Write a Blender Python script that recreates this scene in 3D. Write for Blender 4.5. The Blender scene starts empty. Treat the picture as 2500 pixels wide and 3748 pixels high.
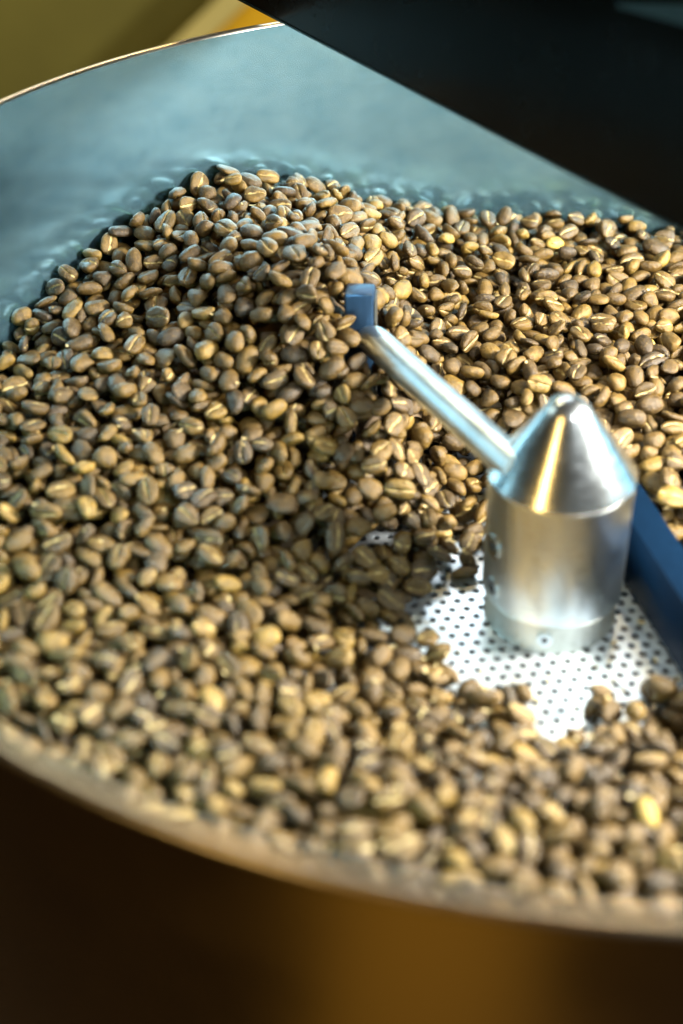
import bpy, math, numpy as np
from mathutils import Matrix, Vector

# ------------------------------------------------------------------ camera, world, lamps
SC = bpy.context.scene
MM = 0.001
rng = np.random.default_rng(11)

CAM = np.array([0.0, -395.3, 336.5])                    # mm, tray floor is z = 0, hub axis x = y = 0
FWD = np.array([-0.1498558, 0.7862723, -0.59943233])
RGT = np.array([0.98431669, 0.17572084, -0.01558331])
UPV = np.array([-0.09308003, 0.59236649, 0.80027373])
FPX = 5209.2                                            # focal length in photo pixels (2500 wide): a 50 mm lens
cd = bpy.data.cameras.new('camera')
cam = bpy.data.objects.new('camera', cd)
SC.collection.objects.link(cam)
m = Matrix.Identity(4)
for i in range(3):
    m[i][0], m[i][1], m[i][2], m[i][3] = RGT[i], UPV[i], -FWD[i], CAM[i] * MM
cam.matrix_world = m
cd.sensor_fit = 'HORIZONTAL'
cd.sensor_width = 24.0
cd.lens = 24.0 * FPX / 2500.0
cd.clip_start = 0.01
cd.clip_end = 50
cd.dof.use_dof = True
cd.dof.focus_distance = 0.605
cd.dof.aperture_fstop = 4.6
SC.camera = cam

w = bpy.data.worlds.new('World')
SC.world = w
w.use_nodes = True
w.node_tree.nodes['Background'].inputs[0].default_value = (0.95, 0.80, 0.48, 1)
w.node_tree.nodes['Background'].inputs[1].default_value = 0.018

def lamp(name, loc, target, size, size_y, power, color):
    ld = bpy.data.lights.new(name, 'AREA')
    ld.shape = 'RECTANGLE'
    ld.size, ld.size_y = size, size_y
    ld.energy, ld.color = power, color
    lo = bpy.data.objects.new(name, ld)
    SC.collection.objects.link(lo)
    lo.location = loc
    lo.rotation_euler = (Vector(target) - Vector(loc)).to_track_quat('-Z', 'Y').to_euler()
    return lo

lamp('work_lamp', (0.30, 0.03, 0.235), (-0.06, 0.03, 0.03), 0.085, 0.085, 16.0, (1.0, 0.965, 0.87))
lamp('ceiling_lamp', (0.46, -0.42, 0.62), (-0.05, 0.02, 0.02), 0.06, 0.06, 4.6, (0.96, 0.97, 0.95))
lamp('back_lamp', (-0.10, 0.80, 0.70), (0.0, -0.02, 0.0), 0.45, 0.30, 2.2, (0.84, 0.94, 1.0))
lamp('left_side_fill', (-1.1, 0.25, 0.75), (0.0, 0.0, 0.06), 0.5, 0.5, 1.8, (0.80, 1.0, 0.95))  # added soft side light for the pale reflection on the cone's left
lamp('room_lamp', (-0.55, -1.0, 0.75), (0.0, 0.0, 0.05), 0.14, 0.6, 4.2, (1.0, 0.60, 0.18))
lamp('rim_glare_fill', (0.12, 0.60, 1.2), (0.0, -0.1, 0.1), 0.06, 0.06, 3.5, (1.0, 0.66, 0.26))  # added warm light, placed to give the near rim a golden glare
lamp('amber_band_fill', (-0.13, -0.78, -0.52), (-0.06, -0.25, 0.02), 0.30, 0.9, 1.1, (1.0, 0.56, 0.07))  # added light near the ground, mirrored as amber bands in the outer wall
lamp('wall_lamp', (-0.6, 0.9, 1.2), (-0.5, 1.5, 0.0), 0.4, 0.2, 12.0, (1.0, 0.9, 0.6))

SC.view_settings.view_transform = 'Standard'
SC.view_settings.look = 'None'
SC.view_settings.exposure = 0.0
SC.view_settings.gamma = 1.0
SC.cycles.use_denoising = True
SC.cycles.max_bounces = 8
SC.cycles.sample_clamp_indirect = 6

# ------------------------------------------------------------------ helpers
def px_ray(u, v):
    d = FWD + (u - 1250) / FPX * RGT - (v - 1874) / FPX * UPV
    return d / np.linalg.norm(d)
def px_at_z(u, v, z):
    d = px_ray(u, v)
    return CAM + d * (z - CAM[2]) / d[2]
def px_at_y(u, v, y):
    d = px_ray(u, v)
    return CAM + d * (y - CAM[1]) / d[1]

def mesh_obj(name, verts, faces, mat, parent=None, smooth=False, sharp=None):
    me = bpy.data.meshes.new(name)
    me.from_pydata([tuple(float(c) * MM for c in v) for v in verts], [], faces)
    me.update()
    if mat: me.materials.append(mat)
    if smooth:
        me.shade_smooth()
        if sharp: me.set_sharp_from_angle(angle=math.radians(sharp))
    o = bpy.data.objects.new(name, me)
    SC.collection.objects.link(o)
    if parent: o.parent = parent
    return o

def empty(name, loc, label, cat, group=None):
    o = bpy.data.objects.new(name, None)
    SC.collection.objects.link(o)
    o.location = [c * MM for c in loc]
    o.empty_display_size = 0.02
    o['label'], o['category'] = label, cat
    if group: o['group'] = group
    return o

def lathe(profile, n, closed=False):
    verts, faces = [], []
    k = len(profile)
    for i in range(n):
        a = 2 * math.pi * i / n
        for r, z in profile: verts.append((r * math.cos(a), r * math.sin(a), z))
    last = k if closed else k - 1
    for i in range(n):
        j = (i + 1) % n
        for q in range(last):
            q2 = (q + 1) % k
            faces.append((i * k + q, j * k + q, j * k + q2, i * k + q2))
    return verts, faces

def bev_box(p0, ux, uy, uz, sx, sy, sz, b=0.6):
    """chamfered box: centre p0, unit axes, full sizes, chamfer b"""
    import bmesh
    bm = bmesh.new()
    bmesh.ops.create_cube(bm, size=1)
    for v in bm.verts: v.co = Vector((v.co.x * sx, v.co.y * sy, v.co.z * sz))
    bmesh.ops.bevel(bm, geom=list(bm.edges), offset=b, segments=2, affect='EDGES', profile=0.5)
    M = np.stack([ux, uy, uz], 1)
    vs = [tuple(np.asarray(p0) + M @ np.array(v.co)) for v in bm.verts]
    bm.verts.index_update()
    fs = [[v.index for v in f.verts] for f in bm.faces]
    bm.free()
    return vs, fs

def tube(p, q, r, n=28, ends=True, rings=2):
    p, q = np.array(p, float), np.array(q, float)
    d = q - p; d /= np.linalg.norm(d)
    a = np.cross(d, [0, 0, 1.0]); a /= np.linalg.norm(a); b = np.cross(a, d)
    vs, fs = [], []
    for t in np.linspace(0, 1, rings):
        for i in range(n):
            an = 2 * math.pi * i / n
            vs.append(tuple(p + (q - p) * t + r * (math.cos(an) * a + math.sin(an) * b)))
    for k in range(rings - 1):
        for i in range(n):
            j = (i + 1) % n
            fs.append((k * n + j, k * n + i, (k + 1) * n + i, (k + 1) * n + j))
    if ends:
        fs.append(tuple(range(n))); fs.append(tuple((rings - 1) * n + i for i in range(n))[::-1])
    return vs, fs

# ------------------------------------------------------------------ materials
def new_mat(name):
    mt = bpy.data.materials.new(name)
    mt.use_nodes = True
    nt = mt.node_tree
    return mt, nt, nt.nodes['Principled BSDF'], nt.nodes, nt.links

def noise(N, L, vec, scale, detail=4, rough=0.55):
    n = N.new('ShaderNodeTexNoise')
    n.inputs['Scale'].default_value = scale
    n.inputs['Detail'].default_value = detail
    n.inputs['Roughness'].default_value = rough
    if vec is not None: L.new(vec, n.inputs['Vector'])
    return n

def maprange(N, L, val, a, b, c, d):
    r = N.new('ShaderNodeMapRange')
    for i, x in zip((1, 2, 3, 4), (a, b, c, d)): r.inputs[i].default_value = x
    L.new(val, r.inputs[0])
    return r.outputs[0]

def mixc(N, L, fac, a, b, mode='MIX'):
    x = N.new('ShaderNodeMix'); x.data_type = 'RGBA'; x.blend_type = mode
    for sock, v in ((x.inputs[0], fac), (x.inputs[6], a), (x.inputs[7], b)):
        if isinstance(v, (int, float)): sock.default_value = v
        elif isinstance(v, tuple): sock.default_value = (*v, 1)
        else: L.new(v, sock)
    return x.outputs[2]

def scaled_coord(N, L, s, kind='Object'):
    tc = N.new('ShaderNodeTexCoord'); mp = N.new('ShaderNodeMapping')
    mp.inputs['Scale'].default_value = s
    L.new(tc.outputs[kind], mp.inputs['Vector'])
    return mp.outputs[0]

def cyl_coord(N, L, kz, ka):
    """coordinates (angle, height) about the hub axis, so that brushing runs round the drum"""
    tc = N.new('ShaderNodeTexCoord'); sp = N.new('ShaderNodeSeparateXYZ')
    L.new(tc.outputs['Object'], sp.inputs[0])
    at = N.new('ShaderNodeMath'); at.operation = 'ARCTAN2'
    L.new(sp.outputs[1], at.inputs[0]); L.new(sp.outputs[0], at.inputs[1])
    ma = N.new('ShaderNodeMath'); ma.operation = 'MULTIPLY'; ma.inputs[1].default_value = ka
    L.new(at.outputs[0], ma.inputs[0])
    mz = N.new('ShaderNodeMath'); mz.operation = 'MULTIPLY'; mz.inputs[1].default_value = kz
    L.new(sp.outputs[2], mz.inputs[0])
    cb = N.new('ShaderNodeCombineXYZ')
    L.new(ma.outputs[0], cb.inputs[0]); L.new(mz.outputs[0], cb.inputs[1])
    return cb.outputs[0]

def steel_wall():
    mt, nt, B, N, L = new_mat('brushed_steel')
    v = cyl_coord(N, L, 1100, 22)
    n1 = noise(N, L, v, 1.0, 6, 0.7)
    v2 = cyl_coord(N, L, 90, 14)
    n2 = noise(N, L, v2, 1.0, 5, 0.6)
    c = mixc(N, L, maprange(N, L, n2.outputs[0], 0.3, 0.7, 0, 1), (0.23, 0.47, 0.62), (0.34, 0.61, 0.76))
    L.new(c, B.inputs['Base Color'])
    B.inputs['Metallic'].default_value = 0.95
    B.inputs['Anisotropic'].default_value = 0.45
    tg = N.new('ShaderNodeTangent'); tg.direction_type = 'RADIAL'; tg.axis = 'Z'
    L.new(tg.outputs[0], B.inputs['Tangent'])
    a = maprange(N, L, n1.outputs[0], 0.3, 0.75, 0.22, 0.27)
    L.new(a, B.inputs['Roughness'])
    bp = N.new('ShaderNodeBump'); bp.inputs['Strength'].default_value = 0.02; bp.inputs['Distance'].default_value = 0.0001
    L.new(n1.outputs[0], bp.inputs['Height']); L.new(bp.outputs[0], B.inputs['Normal'])
    return mt

def turned_steel(name, col, rough, aniso):
    mt, nt, B, N, L = new_mat(name)
    v = cyl_coord(N, L, 2600, 2)
    n1 = noise(N, L, v, 1.0, 4, 0.6)
    B.inputs['Base Color'].default_value = (*col, 1)
    B.inputs['Metallic'].default_value = 1
    n2 = noise(N, L, scaled_coord(N, L, (1, 1, 0.6)), 90, 5, 0.65)
    ad = N.new('ShaderNodeMath'); ad.operation = 'ADD'
    L.new(maprange(N, L, n1.outputs[0], 0.3, 0.7, rough - 0.05, rough + 0.05), ad.inputs[0])
    L.new(maprange(N, L, n2.outputs[0], 0.45, 0.75, 0.0, 0.06), ad.inputs[1])
    L.new(ad.outputs[0], B.inputs['Roughness'])
    bp = N.new('ShaderNodeBump'); bp.inputs['Strength'].default_value = 0.05; bp.inputs['Distance'].default_value = 0.0002
    L.new(n1.outputs[0], bp.inputs['Height']); L.new(bp.outputs[0], B.inputs['Normal'])
    B.inputs['Anisotropic'].default_value = aniso
    tg = N.new('ShaderNodeTangent'); tg.direction_type = 'RADIAL'; tg.axis = 'Z'
    L.new(tg.outputs[0], B.inputs['Tangent'])
    return mt

def plain_metal(name, col, rough, var=0.06, scale=400, metallic=1.0, stretch=(1, 1, 1), spec=0.5):
    mt, nt, B, N, L = new_mat(name)
    v = scaled_coord(N, L, stretch)
    n1 = noise(N, L, v, scale, 5, 0.65)
    k = maprange(N, L, n1.outputs[0], 0.3, 0.7, 0.85, 1.12)
    c = mixc(N, L, 1.0, col, k, 'MULTIPLY')
    L.new(c, B.inputs['Base Color'])
    B.inputs['Metallic'].default_value = metallic
    B.inputs['Specular IOR Level'].default_value = spec
    L.new(maprange(N, L, n1.outputs[0], 0.3, 0.7, max(rough - var, 0.03), rough + var), B.inputs['Roughness'])
    bp = N.new('ShaderNodeBump'); bp.inputs['Strength'].default_value = 0.08; bp.inputs['Distance'].default_value = 0.0002
    L.new(n1.outputs[0], bp.inputs['Height']); L.new(bp.outputs[0], B.inputs['Normal'])
    return mt

def bean_mat():
    mt, nt, B, N, L = new_mat('roasted_bean_skin')
    at = N.new('ShaderNodeAttribute'); at.attribute_name = 'tint'
    ac = N.new('ShaderNodeAttribute'); ac.attribute_name = 'crease'
    al = N.new('ShaderNodeAttribute'); al.attribute_name = 'local'
    rp = N.new('ShaderNodeValToRGB')
    els = rp.color_ramp.elements
    els[0].position, els[0].color = 0.0, (0.032, 0.020, 0.009, 1)
    els[1].position, els[1].color = 1.0, (0.36, 0.25, 0.05, 1)
    for p_, c_ in ((0.30, (0.066, 0.037, 0.0078)), (0.65, (0.106, 0.061, 0.0115)), (0.90, (0.166, 0.102, 0.018)), (0.955, (0.25, 0.165, 0.032))):
        e = els.new(p_); e.color = (*c_, 1)
    L.new(at.outputs['Fac'], rp.inputs[0])
    n1 = noise(N, L, al.outputs['Vector'], 0.28, 4, 0.6)       # blotches, per mm
    n2 = noise(N, L, al.outputs['Vector'], 1.1, 5, 0.7)        # wrinkled skin
    n3 = noise(N, L, al.outputs['Vector'], 0.45, 3, 0.6)
    k = maprange(N, L, n1.outputs[0], 0.3, 0.72, 0.42, 1.50)
    c = mixc(N, L, 1.0, rp.outputs[0], k, 'MULTIPLY')
    c = mixc(N, L, maprange(N, L, n2.outputs[0], 0.54, 0.70, 0, 0.5), c, (0.26, 0.165, 0.045))
    cr = N.new('ShaderNodeMath'); cr.operation = 'MULTIPLY'
    L.new(ac.outputs['Fac'], cr.inputs[0]); L.new(maprange(N, L, n3.outputs[0], 0.35, 0.6, 0.25, 1.0), cr.inputs[1])
    c = mixc(N, L, maprange(N, L, cr.outputs[0], 0.32, 0.75, 0, 0.85), c, (0.48, 0.37, 0.15))
    L.new(c, B.inputs['Base Color'])
    L.new(maprange(N, L, n1.outputs[0], 0.3, 0.7, 0.30, 0.45), B.inputs['Roughness'])
    B.inputs['Specular IOR Level'].default_value = 0.36
    bp = N.new('ShaderNodeBump'); bp.inputs['Strength'].default_value = 0.8; bp.inputs['Distance'].default_value = 0.0007
    ad = N.new('ShaderNodeMath'); ad.operation = 'ADD'
    L.new(n2.outputs[0], ad.inputs[0]); L.new(n1.outputs[0], ad.inputs[1])
    L.new(ad.outputs[0], bp.inputs['Height']); L.new(bp.outputs[0], B.inputs['Normal'])
    return mt

M_WALL = steel_wall()
M_OUT = plain_metal('dull_outer_steel', (0.13, 0.095, 0.05), 0.32, 0.04, 30)
M_RIM = plain_metal('rim_steel', (0.66, 0.60, 0.50), 0.30, 0.03, 20)
M_PERF = plain_metal('perforated_steel', (0.74, 0.81, 0.87), 0.34, 0.08, 120, 0.85)
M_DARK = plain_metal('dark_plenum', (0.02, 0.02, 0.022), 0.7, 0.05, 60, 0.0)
M_CONE = turned_steel('turned_steel_cone', (0.86, 0.95, 0.99), 0.15, 0.7)
M_HUB = turned_steel('turned_steel_hub', (0.86, 0.94, 0.96), 0.30, 0.7)
M_BOSS = turned_steel('turned_steel_boss', (0.58, 0.60, 0.55), 0.40, 0.6)
M_TIP = plain_metal('polished_tip_steel', (0.78, 0.83, 0.85), 0.24, 0.04, 60)
M_ROD = plain_metal('drawn_steel_rod', (0.78, 0.86, 0.90), 0.33, 0.04, 60)
M_BLUE = plain_metal('blued_paddle_steel', (0.018, 0.045, 0.09), 0.34, 0.06, 700, 0.6, (1, 1, 0.05))
M_BLADE = plain_metal('blued_blade_steel', (0.0012, 0.0065, 0.017), 0.6, 0.06, 300, 0.0, spec=0.02)
M_BLOCKSIDE = plain_metal('cut_face_steel', (0.12, 0.12, 0.11), 0.5, 0.15, 900)
M_PANEL = plain_metal('black_enamel', (0.002, 0.003, 0.003), 0.26, 0.04, 40, 0.0, spec=0.10)
M_PEDGE_REFL = plain_metal('panel_edge_reflection_steel', (0.07, 0.10, 0.10), 0.4, 0.05, 300)  # lower edge metal, also colours the wedge that imitates a reflection
M_OLIVE = plain_metal('olive_paint', (0.20, 0.18, 0.035), 0.75, 0.05, 4, 0.0)
M_ORANGE = plain_metal('orange_paint', (0.75, 0.42, 0.01), 0.55, 0.05, 4, 0.0)
M_CREAM = plain_metal('pale_yellow_paint', (0.62, 0.52, 0.18), 0.6, 0.05, 4, 0.0)
M_FLOOR = plain_metal('brown_floor', (0.10, 0.06, 0.03), 0.6, 0.05, 8, 0.0)
M_BEAN = bean_mat()

# ------------------------------------------------------------------ setting behind and below
def box(name, lo, hi, mat, parent=None, kind=None):
    lo, hi = np.array(lo, float), np.array(hi, float)
    s = hi - lo
    vs, fs = bev_box((lo + hi) / 2, [1, 0, 0], [0, 1, 0], [0, 0, 1], *s, b=min(2.0, s.min() * 0.2))
    o = mesh_obj(name, vs, fs, mat, parent)
    if kind: o['kind'] = kind
    return o
box('floor', (-2500, -2200, -660), (2500, 1560, -640), M_FLOOR, kind='structure')
box('back_wall', (-2500, 1500, -640), (2500, 1560, 1400), M_OLIVE, kind='structure')

board = empty('leaning_board', (-150, 1240, -640), 'blurred orange board with a pale yellow edge leaning behind the tray', 'board')
def to_board(o):
    o.parent = board; o.matrix_parent_inverse = board.matrix_basis.inverted()
a0, a1 = px_at_y(800, 110, 1240), px_at_y(915, 0, 1240)
d = (a1 - a0) / np.linalg.norm(a1 - a0); nrm = np.array([0, 1.0, 0]); sd = np.cross(d, nrm); sd /= np.linalg.norm(sd)
if sd[0] < 0: sd = -sd
base = a0 + d * ((-640 + 3) - a0[2]) / d[2]
L_ = 1100.0
def slab(name, off, wid, th, mat):
    c0 = base + d * (L_ / 2) + sd * (off + wid / 2)
    vs, fs = bev_box(c0, sd, nrm, d, wid, th, L_, 1.5)
    o = mesh_obj(name, vs, fs, mat); to_board(o); return o
slab('face_panel', 0, 420, 24, M_ORANGE)
slab('edge_strip', -26.5, 26, 30, M_CREAM)

# ------------------------------------------------------------------ cooling tray
R, ZR = 240.3, 141.0
tray = empty('cooling_tray', (0, 0, -70), 'round brushed steel cooling tray holding the coffee beans', 'tray')
def to_tray(o):
    o.parent = tray; o.matrix_parent_inverse = tray.matrix_basis.inverted(); return o
vs, fs = lathe([(R, -0.5), (R, 20), (R, 60), (R, 100), (R, ZR - 1.2)], 256)
to_tray(mesh_obj('inner_wall', vs, [f[::-1] for f in fs], M_WALL, smooth=True))
vs, fs = lathe([(R, ZR - 1.2), (R + 0.35, ZR - 0.35), (R + 1.0, ZR), (R + 2.0, ZR), (R + 2.7, ZR - 0.4), (R + 3.0, ZR - 1.2)], 256)
to_tray(mesh_obj('rim', vs, [f[::-1] for f in fs], M_RIM, smooth=True))
vs, fs = lathe([(R + 3.0, ZR - 1.2), (R + 3.0, 100), (R + 3.0, 40), (R + 3.0, -70), (R - 0, -70)], 256)
to_tray(mesh_obj('outer_wall', vs, [f[::-1] for f in fs], M_OUT, smooth=True, sharp=40))
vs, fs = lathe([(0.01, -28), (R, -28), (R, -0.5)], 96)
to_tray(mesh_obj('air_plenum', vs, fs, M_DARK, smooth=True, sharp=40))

# perforated floor: hexagonal cells, each with a round hole through a 1.2 mm sheet
PITCH, RH, TH = 5.3, 1.42, 1.2
pv, pf = [], []
ang0 = math.radians(17)
ca, sa = math.cos(ang0), math.sin(ang0)
apo = PITCH / 2; circ = apo / math.cos(math.pi / 6)
outer = [(circ * math.cos(math.pi / 6 + k * math.pi / 3), circ * math.sin(math.pi / 6 + k * math.pi / 3)) for k in range(6)]
ring = []
for k in range(6):
    p_, q_ = np.array(outer[k]), np.array(outer[(k + 1) % 6])
    ring += [p_, (p_ + q_) / 2]
hole = [np.array([math.cos(math.pi / 6 + k * math.pi / 6), math.sin(math.pi / 6 + k * math.pi / 6)]) * RH for k in range(12)]
cell = np.array([(*c, 0) for c in ring] + [(*c, 0) for c in hole] + [(*c, -TH) for c in hole])
cf = []
for k in range(12):
    j = (k + 1) % 12
    cf.append((k, j, 12 + j, 12 + k)); cf.append((12 + k, 12 + j, 24 + j, 24 + k))
rotm = np.array([[ca, -sa], [sa, ca]])
nx = int(R / PITCH) + 2
for iy in range(-60, 61):
    for ix in range(-60, 61):
        c = rotm @ np.array([PITCH * (ix + 0.5 * (iy % 2)), PITCH * 0.8660254 * iy])
        if np.hypot(*c) > R + 1 or np.hypot(*c) < 20: continue
        b0 = len(pv)
        q = cell.copy(); q[:, :2] = q[:, :2] @ rotm.T + c
        pv += q.tolist(); pf += [tuple(b0 + i for i in f) for f in cf]
to_tray(mesh_obj('perforated_floor', pv, pf, M_PERF))

# ------------------------------------------------------------------ stirring hub, arm and paddles
ZJ, ZB, ZA = 61.0, 12.4, 90.0
hub = empty('stirring_hub', (0, 0, 0), 'shiny steel stirring hub with cone cap, round arm and paddles standing in the tray', 'stirrer')
vs, fs = lathe([(25, ZJ), (24.9, ZJ + 0.5), (24.3, ZJ + 1.3), (16, ZJ + 13.05), (7.4, ZA - 3.77)], 128)
mesh_obj('cone_cap', vs, fs, M_CONE, hub, smooth=True, sharp=25)
tipp = [(9.15 * math.cos(t), ZA - 9.15 + 9.15 * math.sin(t)) for t in np.linspace(math.radians(36), 1.569, 10)]
vs, fs = lathe(tipp, 96)
mesh_obj('rounded_tip', vs, fs, M_TIP, hub, smooth=True)
vs, fs = lathe([(18, ZB), (23.9, ZB), (24.6, ZB + 0.7), (24.6, ZJ - 0.6), (24.2, ZJ - 0.1), (23, ZJ - 0.1)], 128)
mesh_obj('hub_body', vs, fs, M_HUB, hub, smooth=True, sharp=30)
vs, fs = lathe([(23.6, -0.2), (23.2, 1.0), (23.2, ZB - 1.4), (22.6, ZB - 0.7), (21.0, ZB - 0.5), (17, ZB - 0.5)], 96)
mesh_obj('boss', vs, fs, M_BOSS, hub, smooth=True, sharp=30)
# socket screw at the foot of the body, facing the camera
sc_dir = np.array([-0.02, -1.0, 0.0]); sc_dir /= np.linalg.norm(sc_dir)
sp_ = sc_dir * 22.8 + np.array([0, 0, 6.6])
vs, fs = tube(sp_, sp_ + sc_dir * 1.6, 2.8, 24)
scr = mesh_obj('screw', vs, fs, M_ROD, hub, smooth=True, sharp=40)
vs, fs = tube(sp_ + sc_dir * 1.5, sp_ + sc_dir * 1.75, 1.2, 6)
mesh_obj('hex_socket', vs, fs, M_DARK, scr)
# round holes bored in the left side of the body
for az, zz in ((191, 37), (193, 19)):
    n_ = np.array([math.cos(math.radians(az + 22)), math.sin(math.radians(az + 22)), 0])
    p_ = n_ * 24.3 + np.array([0, 0, zz])
    vs, fs = tube(p_, p_ + n_ * 0.55, 4.2, 24)
    st = mesh_obj('set_screw', vs, fs, M_CONE, hub, smooth=True, sharp=40)
    vs, fs = tube(p_ + n_ * 0.5, p_ + n_ * 0.7, 2.0, 6)
    mesh_obj('hex_socket', vs, fs, M_DARK, st)

ROD0, ROD1, RODR = np.array([-14.0, -8.0, 65.5]), np.array([-77.5, 84.5, 56.5]), 6.2
vs, fs = tube(ROD0, ROD1, RODR, 36, True, 6)
# slanted end cut
dr = (ROD1 - ROD0) / np.linalg.norm(ROD1 - ROD0)
vs = np.array(vs)
endi = np.arange(5 * 36, 6 * 36)
lat = np.array([dr[1], -dr[0], 0]); lat /= np.linalg.norm(lat)
vs[endi] += np.outer(-((vs[endi] - ROD1) @ lat) * 0.8, dr)
mesh_obj('arm', vs.tolist(), fs, M_ROD, hub, smooth=True, sharp=40)
# paddle block at the end of the arm: upright blued bar
BLK_T = 76.0
bc = (px_at_z(1258, 1078, BLK_T) + px_at_z(1368, 1078, BLK_T)) / 2
ux = px_at_z(1368, 1082, BLK_T) - px_at_z(1258, 1078, BLK_T); bw = np.linalg.norm(ux); ux /= bw
uy = np.cross([0, 0, 1.0], ux)
blk_c = bc + uy * 5.0
BLK = (blk_c, ux, uy, bw, 10.0)
vs, fs = bev_box(np.array([blk_c[0], blk_c[1], BLK_T / 2 + 4]), ux, uy, [0, 0, 1.0], bw, 10.0, BLK_T - 8, 1.2)
pb = mesh_obj('paddle_block', vs, fs, M_BLUE, hub, smooth=True, sharp=30)
fc = blk_c + ux * (bw / 2 + 0.35)
vs, fs = bev_box(np.array([fc[0], fc[1], BLK_T / 2 + 3.4]), ux, uy, [0, 0, 1.0], 0.6, 8.4, BLK_T - 12, 0.1)
mesh_obj('cut_face', vs, fs, M_BLOCKSIDE, pb)
# second paddle: thick upright blade running out to the right
BT = 28.0
q0, q1 = px_at_z(2315, 1920, BT), px_at_z(2500, 2205, BT)
bd = (q1 - q0); bd[2] = 0; bd /= np.linalg.norm(bd)
bn = np.cross([0, 0, 1.0], bd)
if bn[1] < 0: bn = -bn
BLEN, BTH = 165.0, 12.5
bs = q0 - bd * 24.0
blc = bs + bd * BLEN / 2 + bn * BTH / 2
vs, fs = bev_box(np.array([blc[0], blc[1], BT / 2 + 0.6]), bd, bn, [0, 0, 1.0], BLEN, BTH, BT - 1.2, 1.0)
mesh_obj('blade', vs, fs, M_BLADE, hub, smooth=True, sharp=30)

# ------------------------------------------------------------------ dark roaster panel hanging over the tray
PZ = 147.0
e0, e1 = px_at_z(1044, 92, PZ), px_at_z(2366, 785, PZ)
pd = (e1 - e0); pd[2] = 0; pd /= np.linalg.norm(pd)
pn = np.cross([0, 0, 1.0], pd)
if pn[1] < 0: pn = -pn                                    # away from the camera
panel = empty('roaster_panel', (*(e0 + e1)[:2] / 2, PZ), 'black enamelled roaster panel overhanging the steel tray', 'panel')
pst = e0 - pd * 110.0
PLEN, PH = 355.0, 72.0
pc = pst + pd * PLEN / 2 + pn * 2.2
vs, fs = bev_box(np.array([pc[0], pc[1], PZ + 1.0 + PH / 2]), pd, pn, [0, 0, 1.0], PLEN, 4.0, PH, 0.5)
o = mesh_obj('plate', vs, fs, M_PANEL, smooth=True, sharp=30); o.parent = panel; o.matrix_parent_inverse = panel.matrix_basis.inverted()
vs, fs = bev_box(np.array([pc[0], pc[1], PZ + 0.4]), pd, pn, [0, 0, 1.0], PLEN, 4.4, 1.0, 0.2)
o = mesh_obj('lower_edge', vs, fs, M_PEDGE_REFL); o.parent = panel; o.matrix_parent_inverse = panel.matrix_basis.inverted()

tp = [e0 + pd * 196 - pn * 0.9, e0 + pd * 244 - pn * 0.9]  # added wedge on the plate, stands in for a teal reflection
tz = [(204.2, 205.4), (208.0, 217.0)]
vs = []
for off in (0.0, 0.9):
    for p_, (z0_, z1_) in zip(tp, tz):
        for z_ in (z0_, z1_): vs.append((p_[0] + pn[0] * off, p_[1] + pn[1] * off, z_))
o = mesh_obj('reflection_wedge', vs, [(0, 2, 3, 1), (4, 5, 7, 6), (0, 1, 5, 4), (2, 6, 7, 3), (1, 3, 7, 5), (0, 4, 6, 2)], M_PEDGE_REFL); o.parent = panel; o.matrix_parent_inverse = panel.matrix_basis.inverted()

# ------------------------------------------------------------------ coffee beans
# one bean: long axis x, dome +z, flat side with the crease -z, semi-axes about 5.2 x 3.8 x 2.7 mm
PHI = [0, .12, .26, .55, .95, 1.35, 1.85, 2.4, math.pi, -2.4, -1.85, -1.35, -.95, -.55, -.26, -.12]
NR = 11
def bean_variant(k):
    g = np.random.default_rng(100 + k)
    a = 5.0 * g.uniform(.82, 1.12); b = 3.9 * g.uniform(.88, 1.08); c1 = 3.05 * g.uniform(.82, 1.15); c2 = 1.8 * g.uniform(.75, 1.15)
    if k == 3: b *= .88; c1 *= 1.05; c2 *= 1.35                     # peaberry
    if k == 5: c1 *= .62; c2 *= .8                                 # thin shell
    if k == 9: a *= .62; b *= .95                                  # broken half
    bend = g.normal(0, .08); tap = g.normal(0, .16); ph = g.uniform(0, 6.28, 6)
    sgn = g.choice([-1, 1])
    vs, cr = [], []
    for i in range(NR + 1):
        th = math.pi * i / NR
        x = -math.cos(th)
        s = math.sin(th) ** 0.80 if 0 < i < NR else 0.0
        if i in (0, NR):
            vs.append((a * x, 0, (c1 - c2) * 0.05)); cr.append(0.15); continue
        for p in PHI:
            cp, sp = math.cos(p), math.sin(p)
            y = b * s * sp * (1 + tap * x)
            if cp > 0:
                z = -c2 * s * cp ** 0.55
            else:
                z = -c1 * s * cp
            cv = 0.0
            if p == 0:
                z *= 0.40 + 0.2 * math.sin(3 * x + ph[0]); cv = 1.0
            elif abs(p) < .15: cv = 0.62; z *= 0.93
            elif abs(p) < .3: z *= 1.06; cv = 0.12
            if abs(p) < .3: y += 0.32 * sgn * math.sin(2.6 * x) * s
            wob = 1 + .045 * math.sin(3.1 * x + 2 * p + ph[1]) + .034 * math.sin(5.3 * x - 3 * p + ph[2]) + .025 * math.sin(7 * p + ph[3])
            y *= wob; z *= wob
            z += bend * a * (x * x - .4)
            vs.append((a * x * (1 + .02 * math.sin(2 * p + ph[4])), y, z)); cr.append(cv)
    n = len(PHI)
    idx = lambda i, q: 0 if i == 0 else (1 + (NR - 1) * n if i == NR else 1 + (i - 1) * n + q % n)
    fs = []
    for i in range(NR):
        for q in range(n):
            f = [idx(i, q), idx(i, q + 1), idx(i + 1, q + 1), idx(i + 1, q)]
            f = list(dict.fromkeys(f))
            fs.append(tuple(f))
    v = np.array(vs); v[:, 2] -= (c1 - c2) * .5
    return v, fs, np.array(cr), (a, b * 1.0, (c1 + c2) / 2)
VAR = [bean_variant(k) for k in range(22)]

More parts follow.
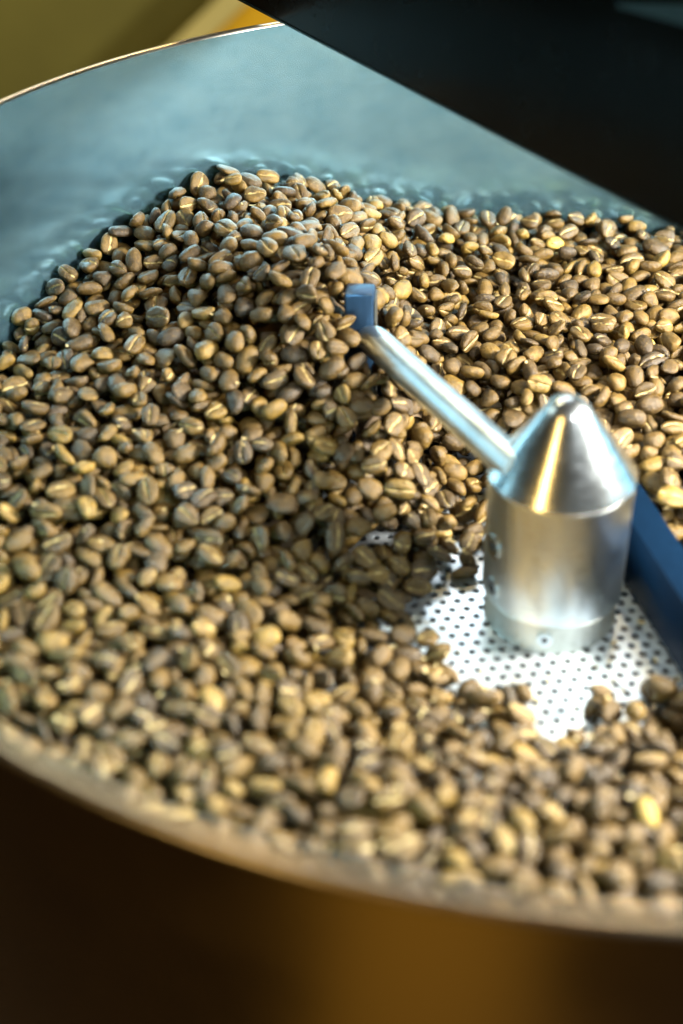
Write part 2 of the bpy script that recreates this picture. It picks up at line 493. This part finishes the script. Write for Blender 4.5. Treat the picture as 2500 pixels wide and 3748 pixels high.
# target height of the bean surface, from photo pixels with the height they stand at
ctrl = []
for az, z in ((163, 47), (158, 56), (154, 61), (146, 70), (138, 78), (131, 80), (125, 70), (117, 57), (110, 48), (98, 43), (88, 41), (79, 40), (60, 38), (40, 36), (20, 34), (0, 32), (-20, 30), (-45, 34), (-70, 36), (-95, 38), (-120, 38), (-145, 38), (-170, 40), (180, 40), (172, 44)):
    ctrl.append((235 * math.cos(math.radians(az)), 235 * math.sin(math.radians(az)), z))
for u, v, z in ((1000, 800, 73), (1180, 900, 76), (1240, 990, 78), (1420, 900, 56), (1520, 1050, 42), (1460, 1180, 38), (1800, 1200, 36), (2300, 1250, 35),
                (1650, 1350, 34), (1900, 1480, 31), (2420, 1600, 29), (2480, 1850, 27), (700, 900, 72), (400, 1150, 56), (250, 1350, 49), (700, 1250, 56), (1000, 1200, 66), (1265, 1275, 61),
                (1330, 1350, 57), (1100, 1500, 46), (1380, 1620, 38), (1470, 1480, 37), (1620, 1580, 19), (1560, 1850, 16), (1650, 1760, 9), (1480, 2000, 14), (1250, 1950, 23),
                (700, 1700, 38), (200, 1800, 38), (400, 2200, 28), (900, 2100, 24), (1250, 2250, 13), (1350, 2400, 9), (1000, 2500, 20), (400, 2600, 32),
                (1000, 2850, 28), (1550, 2700, 12), (1600, 2950, 26), (2050, 2930, 20), (2400, 2930, 20), (2400, 2730, 9)):
    p_ = px_at_z(u, v, z); ctrl.append((p_[0], p_[1], z))
ctrl = np.array(ctrl)
def tps(r2): return np.where(r2 > 0, r2 * np.log(np.maximum(r2, 1e-9)), 0)
nC = len(ctrl)
cxy = ctrl[:, :2] / 100
K = tps(((cxy[:, None] - cxy[None]) ** 2).sum(2)) + np.eye(nC) * 0.004
P = np.column_stack([np.ones(nC), cxy])
A = np.block([[K, P], [P.T, np.zeros((3, 3))]])
wts = np.linalg.solve(A, np.concatenate([ctrl[:, 2], np.zeros(3)]))
G = 0.9
NG = int(2 * 244 / G)
gx = (np.arange(NG) - NG / 2 + .5) * G
def tps_eval(X, Y):
    out = wts[nC] + wts[nC + 1] * X / 100 + wts[nC + 2] * Y / 100
    for i in range(nC):
        out = out + wts[i] * tps((X / 100 - cxy[i, 0]) ** 2 + (Y / 100 - cxy[i, 1]) ** 2)
    return out
cs = gx[::6]
Xc, Yc = np.meshgrid(cs, cs, indexing='ij')
Tc = tps_eval(Xc, Yc)
T = np.repeat(np.repeat(Tc, 6, 0), 6, 1)[:NG, :NG]
X, Y = np.meshgrid(gx, gx, indexing='ij')
for _ in range(2):                                          # smooth the blocky upsampling
    k_ = np.ones(7) / 7
    T = np.apply_along_axis(lambda r: np.convolve(np.pad(r, 3, 'edge'), k_, 'valid'), 0, T)
    T = np.apply_along_axis(lambda r: np.convolve(np.pad(r, 3, 'edge'), k_, 'valid'), 1, T)
RR = np.hypot(X, Y)
T = np.clip(T, 3, 84)
# bare patch of floor in front of the hub
poly = [px_at_z(u, v, 0)[:2] for u, v in ((1752, 2010), (1640, 2110), (1470, 2250), (1545, 2420), (1700, 2570), (1880, 2640), (2000, 2720), (2180, 2770), (2240, 2630), (2420, 2590), (2560, 2600), (2560, 2300), (2250, 2150))]
poly = np.array(poly)
inside = np.zeros_like(X, bool); dmin = np.full_like(X, 1e9)
for i in range(len(poly)):
    p_, q_ = poly[i], poly[(i + 1) % len(poly)]
    cond = ((p_[1] > Y) != (q_[1] > Y)) & (X < (q_[0] - p_[0]) * (Y - p_[1]) / (q_[1] - p_[1] + 1e-12) + p_[0])
    inside ^= cond
    t_ = np.clip(((X - p_[0]) * (q_[0] - p_[0]) + (Y - p_[1]) * (q_[1] - p_[1])) / ((q_ - p_) ** 2).sum(), 0, 1)
    dmin = np.minimum(dmin, np.hypot(X - p_[0] - t_ * (q_ - p_)[0], Y - p_[1] - t_ * (q_ - p_)[1]))
sdist = np.where(inside, -dmin, dmin)
behind = Y > 30
T = np.where(behind, T, np.minimum(T, 4.5 + np.maximum(sdist, 0) * 0.62))
bare = sdist < 0
# hub, block, blade and arm keep the beans out
INF = 1e4
H = np.full((NG, NG), 0.0)
core = np.maximum(T - np.where(RR < 100, 30, 17), 0)
H = np.where(core > 0, core, 0.0)
block_mask = (RR > R - 0.3)
H[block_mask] = INF
H[RR < 25.2] = INF
def rect_mask(c, u1, u2, s1, s2, pad):
    a_ = (X - c[0]) * u1[0] + (Y - c[1]) * u1[1]; b_ = (X - c[0]) * u2[0] + (Y - c[1]) * u2[1]
    return (np.abs(a_) < s1 / 2 + pad) & (np.abs(b_) < s2 / 2 + pad)
H[rect_mask(blk_c, ux, uy, bw, 10, .8)] = INF
H[rect_mask(blc, bd, bn, BLEN, BTH, .6)] = INF
# corridor under the arm
al_ = ((X - ROD0[0]) * dr[0] + (Y - ROD0[1]) * dr[1]) / (dr[0] ** 2 + dr[1] ** 2)
la_ = np.abs((X - ROD0[0]) * lat[0] + (Y - ROD0[1]) * lat[1])
rodz = ROD0[2] + dr[2] * al_ - RODR
ROOF = np.where((la_ < RODR + .8) & (al_ > 0) & (al_ < 116), rodz, INF)
T = np.minimum(T, ROOF - 1.5)
T0 = T.copy()
T = np.where(bare | (H > 1e3), -50, T)

def rot(yaw, nrm, roll):
    """rows: orientation with local z near nrm, turned by yaw about it, then rolled about the long axis"""
    z = nrm / np.linalg.norm(nrm)
    x = np.array([math.cos(yaw), math.sin(yaw), 0.0]); x -= z * (x @ z); x /= np.linalg.norm(x)
    y = np.cross(z, x)
    c, s = math.cos(roll), math.sin(roll)
    return np.stack([x, c * y + s * z, -s * y + c * z], 1)
gT = np.gradient(np.where(T > -10, T, 5), G)
HALF = 8
pat = np.arange(-HALF, HALF + 1) * G
PX, PY = np.meshgrid(pat, pat, indexing='ij')
beans = []                                                 # (variant, R, pos, scale, top)
def try_place(ci, cj, k, Rm, sc):
    a, b, c = [q * sc for q in VAR[k][3]]
    Q = Rm @ np.diag([1 / a ** 2, 1 / b ** 2, 1 / c ** 2]) @ Rm.T
    bq = 2 * (Q[0, 2] * PX + Q[1, 2] * PY)
    cq = Q[0, 0] * PX ** 2 + 2 * Q[0, 1] * PX * PY + Q[1, 1] * PY ** 2 - 1
    disc = bq ** 2 - 4 * Q[2, 2] * cq
    ok = disc > 0
    sq = np.sqrt(np.maximum(disc, 0))
    lo_ = np.where(ok, (-bq - sq) / (2 * Q[2, 2]), INF)
    hi_ = np.where(ok, (-bq + sq) / (2 * Q[2, 2]), -INF)
    sl = (slice(ci - HALF, ci + HALF + 1), slice(cj - HALF, cj + HALF + 1))
    h = H[sl]
    z0 = np.max(np.where(ok, h - lo_, -INF))
    z0 -= 0.25                                             # beans nestle a little
    roof = np.min(np.where(ok, ROOF[sl] - hi_, INF))
    if z0 > roof: z0 = INF
    return z0, ok, hi_, sl
def add_bean(ci, cj, tries, free=False):
    best = None
    for _ in range(tries):
        i = int(np.clip(ci + rng.integers(-3, 4), HALF, NG - HALF - 1)); j = int(np.clip(cj + rng.integers(-3, 4), HALF, NG - HALF - 1))
        k = int(rng.integers(0, len(VAR))); s = float(np.clip(rng.normal(1.0, .09), .75, 1.22))
        nrm = np.array([-gT[0][i, j] * .7, -gT[1][i, j] * .7, 1.0]) + rng.normal(0, .42, 3)
        u = rng.random()
        roll = rng.normal(0, .35) if u < .42 else (math.pi + rng.normal(0, .35) if u < .80 else rng.choice([-1, 1]) * math.pi / 2 + rng.normal(0, .35))
        Rm = rot(rng.uniform(0, 2 * math.pi), nrm, roll)
        z0, ok, hi_, sl = try_place(i, j, k, Rm, s)
        if z0 > 500: continue
        if not free and z0 > T0[i, j] + 3.0: continue
        sco = z0 - T0[i, j] + rng.normal(0, .5)
        if best is None or sco < best[0]: best = (sco, i, j, k, Rm, s, z0, ok, hi_, sl)
    if best is None: return False
    _, i, j, k, Rm, s, z0, ok, hi_, sl = best
    H[sl] = np.where(ok, np.maximum(H[sl], z0 + hi_), H[sl])
    beans.append((k, Rm, np.array([gx[i], gx[j], z0]), s))
    return True

DS = 3
Td, = (T[1::DS, 1::DS],)
noise_d = rng.normal(0, 1.3, Td.shape)
fails = np.zeros(Td.shape)
for it in range(14000):
    if it % 8 == 0:
        D = Td - H[1::DS, 1::DS] + noise_d - fails
        flat = np.argpartition(D.ravel(), -40)[-40:]
        flat = flat[np.argsort(-D.ravel()[flat])]
        picks = []
        for f in flat:
            i, j = divmod(int(f), D.shape[1])
            if all(abs(i - a) + abs(j - b) > 8 for a, b in picks):
                picks.append((i, j))
            if len(picks) >= 8: break
        if D.ravel()[flat[0]] < 2.6: break
        pk = iter(picks)
    nx_ = next(pk, None)
    if nx_ is None: continue
    i, j = nx_
    if Td[i, j] - H[1 + i * DS, 1 + j * DS] + noise_d[i, j] - fails[i, j] < 2.0: continue
    if not add_bean(1 + i * DS, 1 + j * DS, 4): fails[max(i - 1, 0):i + 2, max(j - 1, 0):j + 2] += 4
    else: fails[i, j] += .8
# loose beans lying on the bare floor
for u, v in ((2180, 2575), (2210, 2590), (2395, 2545), (1905, 2530), (1870, 2560), (2440, 2575), (1560, 2400), (1700, 2110)):
    p_ = px_at_z(u, v, 3)
    add_bean(int(p_[0] / G + NG / 2), int(p_[1] / G + NG / 2), 4, True)
print('beans', len(beans))

# tints
NB = len(beans)
tint = np.clip(rng.normal(.42, .23, NB), 0.02, .90)
yel = rng.random(NB) < .003
tint[yel] = rng.uniform(.92, 1.0, yel.sum())
special = None

# which beans show, and how large: coarse z-buffer of the photograph frame
pos = np.array([b[2] for b in beans])
SCL = 683 / 2500
dome = VAR[0][0][::2] * .95
cntp = np.zeros(NB)
zb = {}
allu, allv, alld, alli = [], [], [], []
for i, (k, Rm, p_, s) in enumerate(beans):
    q = (VAR[k][0][::2] * s) @ Rm.T + p_ - CAM
    dep = q @ FWD
    alld.append(dep); allu.append((1250 + FPX * (q @ RGT) / dep) * SCL / 3); allv.append((1874 - FPX * (q @ UPV) / dep) * SCL / 3); alli.append(np.full(len(dep), i))
allu, allv, alld, alli = map(np.concatenate, (allu, allv, alld, alli))
# rim in front hides what lies behind it
vv = np.stack([allu, allv], 1)
okm = (allu >= 0) & (allu < 683 / 3) & (allv >= 0) & (allv < 1024 / 3)
key = np.where(okm, allv.astype(int) * 300 + allu.astype(int), -1)
ordr = np.lexsort((alld, key))
kk = key[ordr]; first = np.r_[True, kk[1:] != kk[:-1]] & (kk >= 0)
owners = alli[ordr][first]
ptu, ptv = allu[ordr][first] * 3 / SCL, allv[ordr][first] * 3 / SCL
dirs = FWD[None] + ((ptu - 1250) / FPX)[:, None] * RGT - ((ptv - 1874) / FPX)[:, None] * UPV
tt = (ZR - CAM[2]) / dirs[:, 2]
hitr = np.hypot(CAM[0] + dirs[:, 0] * tt, CAM[1] + dirs[:, 1] * tt)
vis = hitr < R - 1
edge = (ptv - 92) > (ptu - 1044) * 0.524
np.add.at(cntp, owners[vis & edge], 1)
order = np.argsort(-cntp)
singles = [int(i) for i in order[:300] if cntp[i] > 0]
print('visible', int((cntp > 0).sum()))

def bean_arrays(ids):
    V, F, TI, CR, LO = [], [], [], [], []
    off = 0
    for i in ids:
        k, Rm, p_, s = beans[i]
        v0, f0, cr, _ = VAR[k]
        V.append((v0 * s) @ Rm.T + p_)
        F += [tuple(a + off for a in f) for f in f0]
        TI.append(np.full(len(v0), tint[i])); CR.append(cr); LO.append(v0 + np.array([37.0, 11.0, 23.0]) * (i % 97))
        off += len(v0)
    return np.concatenate(V), F, np.concatenate(TI), np.concatenate(CR), np.concatenate(LO)
def bean_object(name, ids, origin):
    V, F, TI, CR, LO = bean_arrays(ids)
    me = bpy.data.meshes.new(name)
    me.from_pydata(((V - origin) * MM).tolist(), [], F)
    me.shade_smooth()
    for nm, tp, dat in (('tint', 'FLOAT', TI), ('crease', 'FLOAT', CR)):
        at = me.attributes.new(nm, tp, 'POINT'); at.data.foreach_set('value', dat.astype(np.float32))
    at = me.attributes.new('local', 'FLOAT_VECTOR', 'POINT'); at.data.foreach_set('vector', LO.astype(np.float32).ravel())
    me.materials.append(M_BEAN)
    o = bpy.data.objects.new(name, me)
    SC.collection.objects.link(o)
    o.location = [float(c) * MM for c in origin]
    return o
rest = [i for i in range(NB) if i not in set(singles)]
mass = bean_object('coffee_bean_mass', rest, np.zeros(3))
mass['kind'] = 'stuff'; mass['label'] = 'deep bed of roasted brown coffee beans heaped in the steel tray'; mass['category'] = 'coffee beans'
def bare_at(p_):
    i, j = int(p_[0] / G + NG / 2), int(p_[1] / G + NG / 2)
    return sdist[i, j] < -1 and p_[1] < 20
for i in singles:
    o = bean_object('coffee_bean', [i], beans[i][2])
    o['category'] = 'coffee bean'
    if tint[i] > .915:
        o['label'], o['group'] = 'pale yellow coffee bean among the darker roasted beans in the tray', 'pale yellow beans'
    elif bare_at(beans[i][2]):
        o['label'], o['group'] = 'brown coffee bean lying loose on the bare perforated plate by the hub', 'loose beans on the bare plate'
    else:
        k, Rm, p_, sc_ = beans[i]
        look = Rm[:, 2] @ ((CAM - p_) / np.linalg.norm(CAM - p_))          # dome or crease towards the viewer's side
        tone = 'dark brown' if tint[i] < .28 else ('mid brown' if tint[i] < .56 else 'light brown')
        side = 'domed side up' if look > .35 else ('creased flat side up' if look < -.35 else 'standing on its edge')
        hd = math.hypot(p_[0], p_[1])
        if sdist[int(p_[0] / G + NG / 2), int(p_[1] / G + NG / 2)] < 14 and p_[1] < 40: where = 'at the edge of the bare perforated patch'
        elif hd > 135 and p_[1] < 0: where = 'in the bed just inside the tray rim'
        elif p_[1] < -40: where = 'between the bare patch and tray rim'
        else: where = 'on the heap beside the stirring arm'
        o['label'] = tone + ' coffee bean ' + side + ' ' + where
        o['group'] = tone + ' beans ' + side + ' ' + where
# packed underlayer below the beans one can see into (part of the same bed)
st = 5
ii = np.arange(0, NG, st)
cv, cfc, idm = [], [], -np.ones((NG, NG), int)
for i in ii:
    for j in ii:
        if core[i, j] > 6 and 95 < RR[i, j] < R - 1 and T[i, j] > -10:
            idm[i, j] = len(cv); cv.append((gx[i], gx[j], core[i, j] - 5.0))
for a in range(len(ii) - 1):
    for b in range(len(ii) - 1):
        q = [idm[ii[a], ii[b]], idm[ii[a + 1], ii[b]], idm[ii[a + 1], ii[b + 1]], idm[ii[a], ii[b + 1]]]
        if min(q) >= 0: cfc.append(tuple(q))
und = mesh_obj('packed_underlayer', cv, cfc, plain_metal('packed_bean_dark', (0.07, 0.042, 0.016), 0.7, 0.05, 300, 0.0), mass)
und['kind'] = 'stuff'

# thin chaff flakes shed by the beans, scattered over plate and bed
cvs, cfs = [], []
for _ in range(260):
    if _ < 90:
        x_, y_ = rng.uniform(-55, 60), rng.uniform(-75, 30)
    else:
        rr_, aa_ = 225 * math.sqrt(rng.random()), rng.uniform(0, 2 * math.pi)
        x_, y_ = rr_ * math.cos(aa_), rr_ * math.sin(aa_)
    i, j = int(x_ / G + NG / 2), int(y_ / G + NG / 2)
    if H[i, j] > 1e3: continue
    z_ = max(H[i - 1:i + 2, j - 1:j + 2].max(), 0) + 0.35
    if z_ > 1e3: continue
    ln, wd, an, cu = rng.uniform(.6, 1.6), rng.uniform(.3, .8), rng.uniform(0, 6.28), rng.uniform(.1, .5)
    b0 = len(cvs)
    for u_ in (-1, 0, 1):
        for v_ in (-1, 1):
            px_, py_ = ln * u_, wd * v_ * (1 - .45 * abs(u_))
            cvs.append((x_ + px_ * math.cos(an) - py_ * math.sin(an), y_ + px_ * math.sin(an) + py_ * math.cos(an), z_ + cu * abs(u_)))
    cfs += [(b0, b0 + 2, b0 + 3, b0 + 1), (b0 + 2, b0 + 4, b0 + 5, b0 + 3)]
ch = mesh_obj('chaff_flakes', cvs, cfs, plain_metal('dry_chaff', (0.42, 0.33, 0.15), 0.7, 0.05, 900, 0.0))
ch['kind'] = 'stuff'; ch['label'] = 'thin pale chaff flakes scattered over the plate and beans'; ch['category'] = 'chaff'
